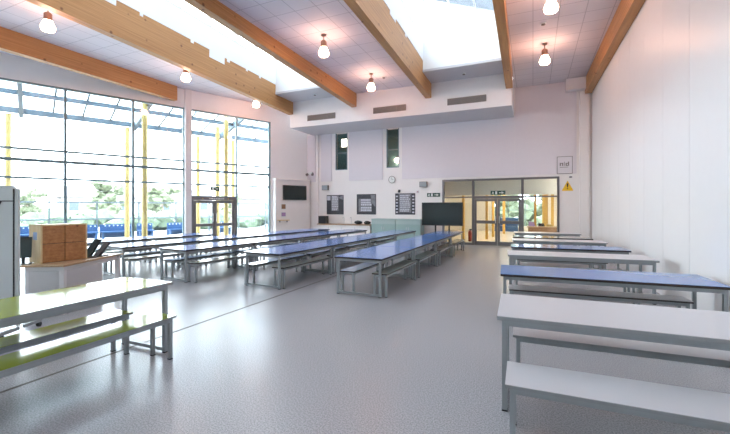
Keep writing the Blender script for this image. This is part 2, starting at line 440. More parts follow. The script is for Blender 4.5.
# ---- lobby doors in the far wall (door_2)
f = MB()
MX = (DX0, -2.34, -.39, DX1)
for x in MX: 
    lo, hi = (x, x + .08) if x == DX0 else ((x - .08, x) if x == DX1 else (x - .05, x + .05))
    f.box(lo, hi, YF - .02, YF + .12, 0, DH)
f.box(DX0 + .08, DX1 - .08, YF - .02, YF + .12, DH - .08, DH)
f.box(DX0 + .08, -2.39, YF - .02, YF + .12, 2.02, 2.08); f.box(-2.29, -.44, YF - .02, YF + .12, 1.98, 2.10); f.box(-.34, DX1 - .08, YF - .02, YF + .12, 2.02, 2.08)
f.box(DX0 + .08, -2.39, YF - .02, YF + .12, 0, .1); f.box(-.34, DX1 - .08, YF - .02, YF + .12, 0, .1)
d2 = struct(f.build('door_2', M['doorgrey']))
g = MB()
for a, c_ in ((DX0 + .08, -2.39), (-.34, DX1 - .08)): g.box(a, c_, YF + .04, YF + .05, .1, 2.02); g.box(a, c_, YF + .04, YF + .05, 2.08, DH - .08)
g.box(-2.29, -.44, YF + .04, YF + .05, 2.1, DH - .08)
g.build('pane', M['dglass'], d2)
for a, c_, hx in ((-2.285, -1.355, -1.42), (-1.345, -.445, -1.28)):
    l = MB(); yA, yB_ = YF + .0, YF + .06
    l.box(a, a + .09, yA, yB_, .01, 1.97); l.box(c_ - .09, c_, yA, yB_, .01, 1.97)
    l.box(a + .09, c_ - .09, yA, yB_, 1.87, 1.97); l.box(a + .09, c_ - .09, yA, yB_, .01, .18); l.box(a + .09, c_ - .09, yA, yB_, .93, 1.06)
    leaf = l.build('door_leaf', M['doorgrey'], d2)
    MB().box(a + .09, c_ - .09, YF + .025, YF + .035, .18, .93).box(a + .09, c_ - .09, YF + .025, YF + .035, 1.06, 1.87).build('pane', M['dglass'], leaf)
    MB().rod((hx, YF - .05, .95), (hx, YF - .05, 1.25), .014).rod((hx, YF, .98), (hx, YF - .05, .98), .01).rod((hx, YF, 1.22), (hx, YF - .05, 1.22), .01).build('door_handle', M['chrome'], leaf)

# ---- lobby beyond the doors
LB = 27.0
struct(MB().box(-6.2, 3.6, YF + .2, LB + .2, -.12, 0).build('floor_lobby', M['lobbyfloor']))
b = MB()
b.box(-6.4, -6.2, YF + .2, LB + .2, 0, 3.3); b.box(3.6, 3.8, YF + .2, LB + .2, 0, 3.3)
b.box(-6.2, -2.6, LB, LB + .2, 0, 3.3); b.box(.6, 3.6, LB, LB + .2, 0, 3.3); b.box(-2.6, .6, LB, LB + .2, 2.6, 3.3); b.box(-2.6, .6, LB, LB + .2, 0, .35)
b.box(-6.2, 3.6, 17.5, 17.65, 2.16, 3.3)
struct(b.build('wall_lobby', M['lobbywall']))
struct(MB().box(-6.2, 3.6, YF + .2, LB + .2, 3.3, 3.4).build('ceiling_lobby', M['lobbywall']))
f = MB()
for x in (-2.6, -1.55, -.5, .55): f.box(x, x + .05, LB + .05, LB + .15, .35, 2.6)
f.box(-2.55, .55, LB + .05, LB + .15, 1.4, 1.45)
w = struct(f.build('window_7', M['frame']))
MB().box(-2.55, .55, LB + .09, LB + .1, .35, 2.6).build('pane', M['glass'], w)
post = None
for i, (x, yy, lab) in enumerate(((-2.15, 20.0, 'leftmost orange timber post seen through the left lobby door leaf'),
                      (-1.99, 21.6, 'orange timber post seen second from left in the left lobby door leaf'),
                      (-1.83, 23.2, 'orange timber post seen third from left through the left lobby door leaf'),
                      (-1.62, 24.4, 'orange timber post seen just left of the meeting lobby door edges'),
                      (-3.22, 19.4, 'orange timber post beyond the left fixed lobby pane, right of the big black screen'),
                      (0.10, 20.2, 'orange timber post just inside the right fixed lobby pane, first from left'),
                      (0.52, 19.6, 'orange timber post in the middle of the right fixed lobby pane'),
                      (0.82, 19.4, 'orange timber post at the right edge of the right fixed lobby pane'))):
    w_ = (.06, .06, .06, .07, .06, .05, .12, .06)[i]
    tag(MB().box(-w_, w_, -.09, .09, 0, 3.3).build('timber_post', M['orange']), lab, 'post', 'orange timber posts in the lobby').location = (x, yy, 0)
c = empty('reception_counter', (.55, 18.6, 0), 0, 'low brown display counter behind the right pane of the lobby doors', 'counter')
MB().box(-.75, .45, -.3, .3, 0, .72).build('body', M['brownrack'], c); MB().box(-.8, .5, -.35, .35, .72, .77).build('counter_top', M['desktop'], c)
for i, (x, m_, lab) in enumerate(((-.05, 'mauve', 'small mauve folder rack on left of the brown lobby counter'), (.35, 'black', 'small dark tray at the middle of the brown lobby counter'), (.68, 'yellow', 'small yellow box at the right of the brown lobby counter'))):
    tag(MB().prism([(-.13, 0), (.13, 0), (.09, .18 - .05 * i), (-.13, .2 - .05 * i)], -.1, .1, 'y').build('desk_tray', M[m_]), lab, 'tray').location = (x, 18.55, .77)
c = empty('lobby_sofa', (-1.35, 25.3, 0), 0, 'blue sofa by the lobby window, seen through the right door leaf', 'sofa')
MB().box(-.9, .5, -.4, .4, .1, .45).build('seat', M['bluepl'], c, bevel=.03); MB().box(-.9, .5, .25, .42, .45, .95).build('backrest', M['bluepl'], c, bevel=.03)
for lx in (-.8, .4):
    for ly in (-.27, .27): MB().box(lx - .03, lx + .03, ly - .03, ly + .03, 0, .1).build('leg', M['black'], c)
c = empty('fire_extinguisher', (-2.75, 18.4, 0), 0, 'red fire extinguisher standing on the lobby floor beside the big screen', 'extinguisher')
MB().lathe([(.075, 0), (.085, .03), (.085, .42), (.05, .5), (.025, .52)], 16).build('cylinder', mat('red_enamel', (.30, .04, .02), .3), c, smooth=True)
MB().box(-.02, .08, -.02, .02, .52, .58).build('valve', M['black'], c)
for i, (x, yy, lab) in enumerate(((-1.5, 20.3, 'flat lit panel in lobby ceiling behind the double doors, nearer one'), (-1.0, 23.8, 'flat lit panel in lobby ceiling behind the double doors, farther one'))):
    c = empty('ceiling_light', (x, yy, 3.3), 0, lab, 'ceiling light')
    MB().box(-.95, .95, -.65, .65, -.04, 0).build('frame', M['white'], c); MB().box(-.9, .9, -.6, .6, -.05, -.041).build('diffuser', M['lobbylight'], c)

# ------------------------------------------------------------------ tables and benches
def make_table(L, W, T, top, edge, label, tt=.034):
    t = empty('dining_table', (0, 0, 0), 0, label, 'table', 'long dining tables')
    tp = MB().box(-W / 2, W / 2, -L / 2, L / 2, T - .004, T).build('tabletop', M[top], t)
    MB().box(-W / 2, W / 2, -L / 2, L / 2, T - tt, T - .0045).build('edging', M[edge], tp)
    q = .04; z1 = T - tt - .0005; ix = W / 2 - .035; iy = L / 2 - .035
    f = MB()
    f.box(-ix, -ix + q, -iy + q, iy - q, z1 - .05, z1); f.box(ix - q, ix, -iy + q, iy - q, z1 - .05, z1)
    f.box(-ix + q, ix - q, -iy, -iy + q, z1 - .05, z1); f.box(-ix + q, ix - q, iy - q, iy, z1 - .05, z1)
    f.build('frame', M['steel'], t)
    for sx in (-1, 1):
        for sy in (-1, 1):
            x0 = sx * ix - (q if sx > 0 else 0); y0 = sy * iy - (q if sy > 0 else 0)
            lg = MB().box(x0, x0 + q, y0, y0 + q, .012, z1).build('leg', M['steel'], t)
            MB().box(x0 - .002, x0 + q + .002, y0 - .002, y0 + q + .002, 0, .012).build('foot_cap', M['foot'], lg)
    for sy in (-1, 1):
        y0 = sy * iy - (q if sy > 0 else 0)
        MB().box(-ix + q, ix - q, y0 + .005, y0 + q - .005, .02, .055).build('stretcher', M['steel'], t)
    return t

def make_bench(L, W, T, top, edge, label, tt=.024):
    t = empty('bench', (0, 0, 0), 0, label, 'bench', 'long dining benches')
    tp = MB().box(-W / 2, W / 2, -L / 2, L / 2, T - .004, T).build('seat', M[top], t)
    MB().box(-W / 2, W / 2, -L / 2, L / 2, T - tt, T - .0045).build('edging', M[edge], tp)
    q = .035; z1 = T - tt - .0005; ix = W / 2 - .02; iy = L / 2 - .03
    f = MB()
    f.box(-ix, -ix + q, -iy + q, iy - q, z1 - .04, z1); f.box(ix - q, ix, -iy + q, iy - q, z1 - .04, z1)
    f.box(-ix + q, ix - q, -iy, -iy + q, z1 - .04, z1); f.box(-ix + q, ix - q, iy - q, iy, z1 - .04, z1)
    f.build('frame', M['steel'], t)
    for sx in (-1, 1):
        for sy in (-1, 1):
            x0 = sx * ix - (q if sx > 0 else 0); y0 = sy * iy - (q if sy > 0 else 0)
            lg = MB().box(x0, x0 + q, y0, y0 + q, .01, z1).build('leg', M['steel'], t)
            MB().box(x0 - .002, x0 + q + .002, y0 - .002, y0 + q + .002, 0, .01).build('foot_cap', M['foot'], lg)
    return t

_proto = {}
def put(kind, key, x, y, rz, label):
    k = (kind,) + key
    if k not in _proto:
        o = (make_table if kind == 't' else make_bench)(*key, label)
        _proto[k] = o; o.location = (x, y, 0); o.rotation_euler = (0, 0, rz)
        return o
    return clone(_proto[k], (x, y, 0), rz, label)

rows = [  # left-to-right: front centre x, front y, bench offsets, count, turn, pitch, name of row
    (-2.93, 6.20, (-.255, .40), 4, -.4, 2.07, 'row ending at black screen'),
    (-5.01, 6.05, (-.43, .36), 4, -2.6, 2.04, 'row just left of dark floor joint'),
    (-7.28, 5.80, (-.27, .54), 4, -5.0, 2.03, 'third row from the open floor'),
    (-9.08, 5.62, (-.38, .44), 4, -6.3, 2.03, 'fourth row from the open floor'),
    (-10.95, 5.62, (-.40, .40), 2, -6.0, 2.08, 'short row beside the glass wall'),
]
TL = 2.02
posw = ('front end of', 'second place in', 'third place in', 'far end of')
for ri, (cx, yf, bo, cnt, deg, pitch, rn) in enumerate(rows):
    a = R(deg); dx, dy = -math.sin(a), math.cos(a)
    for k in range(cnt):
        q = TL / 2 + pitch * k
        px, py = cx + dx * q, yf + dy * q
        pw = posw[k] if cnt == 4 else ('front end of', 'far end of')[k]
        put('t', (TL, .96, .706, 'blue', 'edge'), px, py, a, 'blue dining table at %s %s' % (pw, rn))
        put('b', (1.85, .30, .43, 'glareblue', 'edge'), px + dy * bo[0], py - dx * bo[0], a, 'blue bench left of table at %s %s' % (pw, rn))
        put('b', (1.85, .30, .43, 'sage', 'edge'), px + dy * bo[1], py - dx * bo[1], a, 'grey bench right of table at %s %s' % (pw, rn))

# lime table and benches, front left
put('t', (2.1, .78, .785, 'lime', 'greyedge'), -4.08, 1.92, 0, 'lime green dining table reflecting the windows at front left').rotation_euler.z = R(1.5)
put('b', (1.9, .34, .46, 'lime', 'greyedge'), -3.66, 1.91, R(1.5), 'lime green bench in front of the lime table, nearest the viewer on the left')
put('b', (2.0, .30, .46, 'lime', 'greyedge'), -4.20, 1.76, R(1.5), 'lime green bench tucked underneath the lime table at front left')

# tables along the right wall: (front-left x, front y, length, width, height, turn, top, edge, label)
def right(x, y, L, W, T, deg, top, edge, label, kind='t'):
    a = R(deg)
    cx = x + math.cos(a) * L / 2 - math.sin(a) * W / 2; cy = y + math.sin(a) * L / 2 + math.cos(a) * W / 2
    return put(kind, (L, W, T, top, edge), cx, cy, a - math.pi / 2, label)
RT = [
    (-.26, 3.15, 2.1, .83, .766, 2.0, 'greytop', 'greyedge', 'pale grey dining table nearest the viewer on the right', 'the nearest right-hand table'),
    (-.41, 5.50, 2.52, .88, .706, 3.6, 'blue', 'edge', 'blue-topped dining table near right, second from the viewer along the right wall', 'the near blue table on the right'),
    (-.43, 7.50, 2.35, .78, .74, 4.0, 'greytop', 'greyedge', 'pale grey dining table third from the viewer along the right wall', 'the third right-hand table'),
    (-.46, 9.35, 2.36, .80, .706, 4.0, 'blue', 'edge', 'blue-topped dining table fourth along the right wall, smaller blue top in view', 'the fourth right-hand table'),
    (-.50, 10.80, 2.20, .75, .74, 3.5, 'greytop', 'greyedge', 'pale grey dining table fifth along the right wall', 'the fifth right-hand table'),
    (-.56, 12.45, 2.15, .80, .706, 3.0, 'sage', 'edge', 'sage topped, dark edged dining table second from the far end on the right', 'the sixth right-hand table'),
    (-.60, 14.00, 2.05, .75, .74, 3.0, 'greytop', 'greyedge', 'pale grey dining table at the far end on the right, by the lobby doors', 'the farthest right-hand table'),
]
for i, (x, y, L, W, T, dg, top, edge, lab, ref) in enumerate(RT):
    right(x, y, L, W, T, dg, top, edge, lab)
    if i == 0:
        right(-.17, 2.66, 2.0, .41, .45, 1.4, 'greytop', 'greyedge', 'pale grey bench in the right foreground, lowest in the photo', 'b')
        right(-.17, 3.72, 1.90, .32, .45, 2.0, 'greytop', 'greyedge', 'pale grey bench under the far edge of the nearest right-hand table', 'b')
    elif i == 1:
        right(-.32, 5.88, 2.18, .34, .43, 3.8, 'greytop', 'edge', 'pale grey dark edged bench tucked under the near blue table on the right', 'b')
    elif i == 2:
        right(-.40, 7.10, 2.0, .32, .43, 4.0, 'greytop', 'greyedge', 'pale grey bench in the gap just behind the near blue right-hand table', 'b')
        right(-.34, 8.10, 2.0, .32, .43, 4.0, 'sage', 'edge', 'sage grey dark edged bench behind and under the third right-hand table', 'b')
    else:
        right(x + .1, y + .02, 1.84, .30, .43, dg, 'sage' if i % 2 else 'greytop', 'edge' if i % 2 else 'greyedge', '%s bench under the near side of %s' % ('sage grey' if i % 2 else 'pale grey', ref), 'b')
        right(x + .1, y + W - .39, 1.84, .30, .43, dg, 'sage' if i % 2 else 'greytop', 'edge' if i % 2 else 'greyedge', '%s bench under the far side of %s' % ('sage grey' if i % 2 else 'pale grey', ref), 'b')

# ------------------------------------------------------------------ front-left desk, box, screen
DA = math.atan2(.89, -.456)           # along the desk, away from the viewer
dk = empty('desk', (-6.48, 3.31, 0), DA, 'white panelled desk with oak top behind the lime table', 'desk')
# local x along the long edge, local y to the left (away from the viewer side)
MB().box(-.03, 1.47, -.03, .62, .725, .755).build('desk_top', M['desktop'], dk)
MB().box(.03, .95, .02, .58, .02, .70).build('cabinet', M['deskwhite'], dk)
MB().box(.06, .9, .01, .019, .08, .66).build('front_panel', M['deskpanel'], dk)
MB().box(.02, .029, .08, .52, .08, .66).build('side_panel', M['deskpanel'], dk)
MB().box(.0, .06, -.005, .06, 0, .725).build('corner_post', M['deskwhite'], dk)
MB().box(1.38, 1.44, 0, .07, 0, .725).build('leg', M['deskwhite'], dk)
MB().box(1.38, 1.44, .52, .59, 0, .725).build('leg', M['deskwhite'], dk)
MB().box(0.95, 1.38, .02, .05, .64, .725).box(.03, .95, .02, .58, .70, .725).build('rail', M['deskwhite'], dk)

bx = empty('wooden_box', (-6.95, 3.25, .755), R(87), 'pine box with four front panels standing on the white desk', 'box')
BW, BH, BD = .62, .59, .36      # x along the front, y = depth away from the viewer
MB().box(.012, BW - .012, .012, BD, .0, BH - .012).build('carcass', M['darkgap'], bx)
for i in range(2):
    for j in range(2):
        p = MB().box(i * BW / 2 + .006, (i + 1) * BW / 2 - .006, -.012, .011, j * BH / 2 + .006, (j + 1) * BH / 2 - .004).build('front_panel', M['pine'], bx, bevel=.003)
MB().box(-.012, .0115, -.012, BD, 0, BH).build('side_board', M['palepine'], bx)
MB().box(BW - .0115, BW + .012, -.012, BD, 0, BH).build('side_board', M['palepine'], bx)
MB().box(-.012, BW + .012, -.014, BD, BH - .0115, BH + .008).build('lid', M['palepine'], bx)
MB().box(-.0145, -.0125, .10, .22, .36, .48).build('sticker', mat('blue_sticker', (.25, .33, .5), .5), bx)
bx['label'] = 'pine box with four front panels standing on the white desk'

def on_desk(lx, ly, z=.755):
    return Matrix.Translation((-6.48, 3.31, 0)) @ Matrix.Rotation(DA, 4, 'Z') @ Vector((lx, ly, z))
p = on_desk(.97, .14)
c = empty('card_reader', p, DA, 'black folded tablet stand on the desk right of the pine box', 'tablet')
MB().box(-.16, .18, -.10, .16, 0, .02).build('base', M['black'], c)
MB().prism([(-.10, .0205), (.0, .0205), (.24, .20), (.22, .225)], -.09, .0, 'y').build('keypad', M['black'], c)
MB().prism([(-.14, .0205), (-.06, .0205), (.20, .27), (.18, .29)], .03, .15, 'y').build('screen', M['screen'], c)
p = on_desk(-.0 + .06, .50)
c = empty('monitor', (-7.12, 3.10, .755), R(60), 'black tilted monitor on the desk between the grey screen and the pine box', 'monitor')
MB().box(-.1, .1, -.08, .08, 0, .015).build('base', M['black'], c)
MB().box(-.02, .02, -.015, .015, .015, .2).build('stem', M['black'], c)
MB().box(-.10, .10, -.045, -.018, .10, .42, Matrix.Rotation(R(-20), 3, 'X'), (0, -.03, .2)).build('screen', M['screen'], c)

ms_ = empty('mobile_screen', (-6.06, 2.60, 0), R(27), 'tall pale grey wheeled screen panel cut off by the left edge of the photo', 'screen')
MB().prism([(-.95, .12), (-.06, .12), (-.0, .18), (0, 1.84), (-.05, 1.90), (-.95, 1.90)], -.05, -.015, 'y').build('panel', M['panelgrey'], ms_)
MB().box(-.035, -.02, -.058, -.0505, .14, 1.86).box(-.95, -.035, -.058, -.0505, 1.70, 1.712).build('edge_trim', M['black'], ms_)
MB().box(.001, .02, -.05, -.015, .1, 1.86).build('end_post', M['panelgrey'], ms_)
MB().box(.01, .045, -.32, -.051, .06, .1).box(.01, .045, .031, .30, .06, .1).build('foot_bar', M['steel'], ms_)
for yy in (-.29, .27): MB().rod((.01, yy, .03), (.045, yy, .03), .03, 14).build('castor', M['foot'], ms_)
MB().box(-.94, -.9, -.32, .3, .06, .1).build('foot_bar', M['steel'], ms_)
for yy in (-.29, .27): MB().rod((-.94, yy, .03), (-.9, yy, .03), .03, 14).build('castor', M['foot'], ms_)
MB().rod((-.18, -.0585, 1.70), (-.18, -.08, 1.66), .008).rod((-.18, -.08, 1.66), (-.26, -.08, 1.62), .008).build('hook', M['black'], ms_)

# ------------------------------------------------------------------ far wall furniture
wk = empty('worktop_counter', (-8.28, 15.9, 0), 0, 'low cream counter with brown wooden worktop under the left two posters', 'counter')
MB().box(-1.42, 1.42, -.03, .62, .77, .81).build('worktop', M['desktop'], wk)
MB().box(-1.40, 1.40, .04, .62, .08, .77).build('carcass', M['cream'], wk)
MB().box(-1.40, 1.40, .10, .62, 0, .08).build('plinth', M['doorgrey'], wk)
for i in range(4):
    d = MB().box(-1.39 + i * .7, -.71 + i * .7, .015, .039, .1, .75).build('door', M['cream'], wk)
    MB().box(-.80 + i * .7, -.78 + i * .7, .0, .0145, .55, .68).build('handle', M['chrome'], d)
for i, (x, lab) in enumerate(((-6.80, 'left sea green serving cabinet under the posters, beside the wooden worktop'), (-5.63, 'right sea green serving cabinet, beside the big black screen'))):
    c = empty('serving_cabinet', (x, 15.9, 0), 0, lab, 'cabinet', 'sea green serving cabinets')
    MB().box(.0, 1.155, .02, .62, .06, 1.05).build('body', M['green'], c)
    MB().box(-.0, 1.16, -.02, .62, 1.05, 1.09).build('counter_top', M['greentop'], c)
    MB().box(.02, 1.14, .005, .019, .86, 1.03).build('fascia', M['greentop'], c)
    for j in range(2):
        d = MB().box(.02 + j * .56, .57 + j * .56, .005, .019, .10, .84).build('door', M['green'], c)
        MB().box(.50 + j * .10, .52 + j * .10, -.006, .0045, .6, .74).build('handle', M['chrome'], d)
    MB().box(.02, 1.14, .05, .62, 0, .06).build('plinth', M['doorgrey'], c)
sp = empty('loudspeaker', (-9.50, 16.15, .81), 0, 'black box loudspeaker on the left end of the wooden worktop', 'speaker')
MB().box(-.20, .20, -.15, .17, 0, .38).build('cabinet', M['black'], sp, bevel=.01)
MB().box(-.18, .18, -.158, -.151, .02, .36).build('grille', M['foot'], sp)
for i, (x, lab) in enumerate(((-8.42, 'left one of two tall chrome taps on the wooden worktop'), (-8.02, 'tall chrome tap on the worktop, right of the other tap'))):
    c = empty('tap', (x, 16.3, .81), 0, lab, 'tap', 'taps on the worktop')
    MB().lathe([(.03, 0), (.03, .02), (.016, .03)], 12).build('base', M['chrome'], c)
    MB().rod((0, 0, .02), (0, 0, .30), .013).rod((0, 0, .30), (0, -.12, .32), .013).rod((0, -.12, .32), (0, -.16, .26), .013).build('spout', M['chrome'], c)
rng = random.Random(3)
for i, (x, sx, lab) in enumerate(((-7.58, .20, 'black cloth bundle on the worktop, left of the pair beside the green cabinet'), (-7.12, .17, 'black cloth bundle on the worktop end touching the green cabinet'))):
    bm_ = MB().blob((0, 0, .09 - .01 * i), .1, rng, (sx / .1, 1.3, .85), 3, .10)
    o = tag(bm_.build('cloth_bundle', M['foot'], smooth=True), lab, 'cloth'); o.location = (x, 16.15, .81)
    for v in o.data.vertices: v.co.z = max(v.co.z, 0.0)

tv = empty('display_screen', (-3.385, 15.25, 0), 0, 'large black display screen on a wheeled stand before the lobby doors', 'screen')
MB().box(-.835, .835, -.05, .03, .87, 1.815).build('bezel', M['black'], tv, bevel=.006)
MB().box(-.80, .80, -.054, -.0505, .91, 1.785).build('screen', M['screen'], tv)
for sx in (-.28, .28):
    MB().box(sx - .03, sx + .03, .031, .08, .10, 1.5).build('upright', M['black'], tv)
    MB().box(sx - .035, sx + .035, -.32, .38, .06, .10).build('foot_bar', M['black'], tv)
    for yy in (-.29, .35): MB().rod((sx - .02, yy, .03), (sx + .02, yy, .03), .03, 12).build('castor', M['foot'], tv)
MB().box(-.25, .25, .04, .07, .30, .36).build('cross_bar', M['black'], tv)

# posters
def poster(x0, x1, z0, z1, base, label, style):
    c = empty('poster', ((x0 + x1) / 2, YF - .001, (z0 + z1) / 2), 0, label, 'poster', 'food posters above the counters')
    w, h = (x1 - x0) / 2, (z1 - z0) / 2
    MB().box(-w, w, -.02, .0005, -h, h).build('board', M[base], c)
    r_ = random.Random(style * 11 + 2)
    pl = MB(); g = MB()
    if style == 0:
        pl.box(-w * .95, -w * .55, -.023, -.0205, h * .45, h * .9)
        g.prism([(w * .4, h * .75), (w * .95, h * .95), (w * .95, h * .5), (w * .6, h * .6)], -.023, -.0205, 'y')
        g.box(-w * .45, w * .42, -.0225, -.0205, -h * .62, h * .93)
        rowsz = [.82, .68, .52, .36, .18, .0, -.18, -.36, -.52]; half = .36
    elif style == 1:
        g.prism([(w * .45, h * .9), (w * .95, h * .9), (w * .95, -h * .3), (w * .6, h * .1)], -.023, -.0205, 'y')
        g.box(-w * .8, w * .55, -.0225, -.0205, -h * .75, h * .55)
        rowsz = [.42, .18, -.04, -.34, -.58]; half = .55
    else:
        g.box(-w * .62, w * .62, -.0225, -.0205, -h * .8, h * .95)
        for s_ in (-1, 1):
            for q in range(6): pl.box(s_ * w * .82 - w * .1, s_ * w * .82 + w * .1, -.023, -.0205, -h * .85 + q * h * .3, -h * .72 + q * h * .3)
        rowsz = [.8, .62, .45, .26, .08, -.1, -.3, -.5, -.66]; half = .5
    g.build('print_block', M['postergrey'], c)
    for zr in rowsz:
        x = -w * half
        while x < w * half - .05:
            k = r_.uniform(.03, .11); hh = h * (.055 if len(rowsz) > 6 else .085)
            pl.box(x, min(x + k, w * half), -.026, -.0235, zr * h - hh, zr * h + hh); x += k + .018
    pl.build('lettering', M['posterlight'], c)
poster(-9.52, -8.57, 1.26, 2.23, 'posterdark', 'dark food poster on the far wall, left of the three above the worktop', 0)
poster(-7.84, -6.83, 1.27, 2.25, 'posterdark', 'dark food poster on the far wall, middle of the three', 1)
poster(-5.86, -4.90, 1.28, 2.26, 'posterdark', 'dark food poster above the green cabinets, nearest the clock', 2)

ck = empty('wall_clock', (-6.02, YF - .002, 2.91), 0, 'round white wall clock with grey rim above the posters', 'clock')
MB().rod((0, -.03, 0), (0, 0, 0), .17, 28).build('rim', M['ventgrey'], ck)
MB().rod((0, -.036, 0), (0, -.0305, 0), .145, 28).build('face', M['signwhite'], ck)
MB().box(-.006, .006, -.04, -.0365, 0, .11).build('hand', M['black'], ck); MB().box(0, .075, -.04, -.0365, -.006, .006).build('hand', M['black'], ck)
for x, z, lab in ((-4.50, 2.65, 'small grey wall speaker above the black screen, right of the clock'), (-9.57, 2.60, 'small grey wall speaker above the leftmost poster')):
    c = empty('wall_speaker', (x, YF - .001, z), 0, lab, 'speaker', 'grey wall speakers')
    MB().box(-.17, .17, -.14, 0, -.12, .12).build('housing', M['ventgrey'], c, bevel=.01); MB().box(-.15, .15, -.146, -.1405, -.10, .10).build('grille', M['steel'], c)
c = empty('security_camera', (-5.66, YF - .001, 2.38), 0, 'small black dome sensor just above the right poster', 'sensor')
MB().box(-.05, .05, -.05, 0, -.03, .05).build('mount', M['black'], c); MB().lathe([(.02, -.09), (.05, -.06), (.06, -.0305)], 14, (0, -.06, 0)).build('dome', M['black'], c)
c = empty('alarm_switch', (-4.78, YF - .001, 2.32), 0, 'tiny pale grey wall unit with red lens, left of exit sign', 'switch')
MB().box(-.05, .05, -.04, 0, -.05, .05).build('housing', M['soffit'], c); MB().rod((0, -.05, 0), (0, -.0405, 0), .02).build('lens', mat('red_lens', (.5, .05, .04), .3), c)
def exit_sign(loc, label, s=1.0):
    c = empty('exit_sign', loc, 0, label, 'sign', 'fire exit signs')
    MB().box(-.29 * s, .29 * s, -.03, 0, -.085 * s, .085 * s).build('panel', M['signgreen'], c)
    k = MB()
    yy = (-.034, -.0305)
    k.rod((-.20 * s, yy[0], .045 * s), (-.20 * s, yy[1], .045 * s), .018 * s, 10)                       # running figure
    k.prism([(-.235 * s, .02 * s), (-.165 * s, .025 * s), (-.185 * s, -.02 * s), (-.15 * s, -.065 * s), (-.17 * s, -.07 * s), (-.205 * s, -.03 * s), (-.25 * s, -.06 * s), (-.255 * s, -.045 * s), (-.215 * s, -.01 * s)], yy[0], yy[1], 'y')
    k.box(-.11 * s, -.03 * s, yy[0], yy[1], -.065 * s, .065 * s)                                          # doorway
    k.box(.04 * s, .14 * s, yy[0], yy[1], -.015 * s, .015 * s)                                            # arrow
    k.prism([(.14 * s, .06 * s), (.24 * s, 0), (.14 * s, -.06 * s)], yy[0], yy[1], 'y')
    k.build('pictogram', M['signwhite'], c)
exit_sign((-4.05, YF - .001, 2.17), 'fire exit sign on the wall above the big black screen')
exit_sign((-1.33, YF - .021, 2.22), 'fire exit sign on the bar over the lobby double doors')
c = empty('exit_sign', LW @ Vector((4.72, .0, 2.42)), ANG + math.pi, 'green exit sign hanging over the glazed doors in the window wall', 'sign', 'fire exit signs')
MB().box(-.20, .20, -.03, .0, -.09, .09).build('panel', M['signgreen'], c)
MB().box(-.14, -.06, -.034, -.0305, -.05, .05).prism([(.0, .01), (.06, .01), (.06, .04), (.13, 0), (.06, -.04), (.06, -.01), (0, -.01)], -.034, -.0305, 'y').build('pictogram', M['signwhite'], c)

c = empty('notice_board', (1.125, YF - .036, 3.26), 0, 'square pale notice with grey lettering above the yellow warning sign', 'sign')
MB().box(-.25, .25, -.02, 0, -.32, .32).build('board', M['lilac'], c)
MB().box(-.27, .27, -.024, 0, .321, .34).box(-.27, -.251, -.024, 0, -.32, .32).box(.251, .27, -.024, 0, -.32, .32).box(-.27, .27, -.024, 0, -.34, -.321).build('frame', M['ventgrey'], c)
k = MB()
for x0, x1, z0, z1 in ((-.17, -.13, -.03, .09), (-.13, -.07, .06, .09), (-.09, -.05, -.03, .09), (-.02, .0, -.03, .13), (.03, .07, -.03, .08), (.07, .13, .05, .08), (.11, .15, -.03, .13), (.07, .11, -.03, .0), (-.17, .12, -.09, -.07)):
    k.box(x0, x1, -.024, -.0205, z0, z1)
k.build('lettering', M['ventgrey'], c)
c = empty('warning_sign', (1.226, YF - .001, 2.43), 0, 'yellow triangular warning sign right of the lobby doors', 'sign')
MB().box(-.20, .20, -.012, 0, -.25, .26).build('backing', M['cream'], c)
MB().prism([(-.19, -.17), (.19, -.17), (.19, -.14), (0, .23), (-.19, -.14)], -.018, -.0125, 'y').build('triangle', M['warnyellow'], c)
MB().prism([(-.03, .12), (.03, .12), (.015, -.03), (-.015, -.03)], -.022, -.0185, 'y').rod((0, -.022, -.08), (0, -.0185, -.08), .022).build('mark', M['black'], c)
c = empty('door_sensor', (1.33, YF - .001, 2.79), 0, 'tiny grey sensor on the wall above the warning triangle', 'sensor')
MB().box(-.06, .06, -.05, 0, -.03, .03).build('housing', M['soffit'], c); MB().box(-.04, .04, -.056, -.0505, -.02, .02).build('lens', M['black'], c)
# twin-spot emergency light by the far left corner
c = empty('emergency_light', (-10.44, YF - .036, 3.34), 0, 'twin spot emergency light high in the far left corner', 'light')
MB().box(-.12, .12, -.1, 0, -.04, .08).build('housing', M['signwhite'], c)
for sx in (-.14, .14): MB().rod((sx, -.06, -.02), (sx * 1.25, -.16, -.06), .055, 14, .07).build('spotlight', M['ventgrey'], c)

# TV and notices on the left end wall
c = empty('wall_television', LW @ Vector((.95, .301, 2.335)), ANG + math.pi, 'black wall television beside the end of the glass wall', 'television')
MB().box(-.66, .66, -.09, -.03, -.36, .36).build('bezel', M['black'], c, bevel=.006)
MB().box(-.63, .63, -.094, -.0905, -.32, .33).build('screen', M['screen'], c)
MB().box(-.2, .2, -.03, 0, -.15, .15).build('bracket', M['black'], c)
for t, z, h, m_, lab in ((1.55, 1.63, .15, 'brownrack', 'brown notice below the wall television, upper of two'), (1.55, 1.25, .13, 'mauve', 'mauve notice below the wall television, lower of two')):
    c = empty('notice', LW @ Vector((t, .301, z)), ANG + math.pi, lab, 'notice')
    MB().box(-.13, .13, -.008, 0, -h, h).build('sheet', M['signwhite'], c)
    MB().box(-.11, .11, -.011, -.0085, -h + .06, h - .02).build('print', M[m_], c)
c = empty('wall_shelf', LW @ Vector((1.58, .301, .99)), ANG + math.pi, 'thin yellowish shelf on the wall under the two notices', 'shelf')
MB().box(-.30, .30, -.12, 0, -.02, .02).build('board', M['palepine'], c)
for sx in (-.2, .2): MB().box(sx - .012, sx + .012, -.1, 0, -.10, -.0205).build('bracket', M['steel'], c)

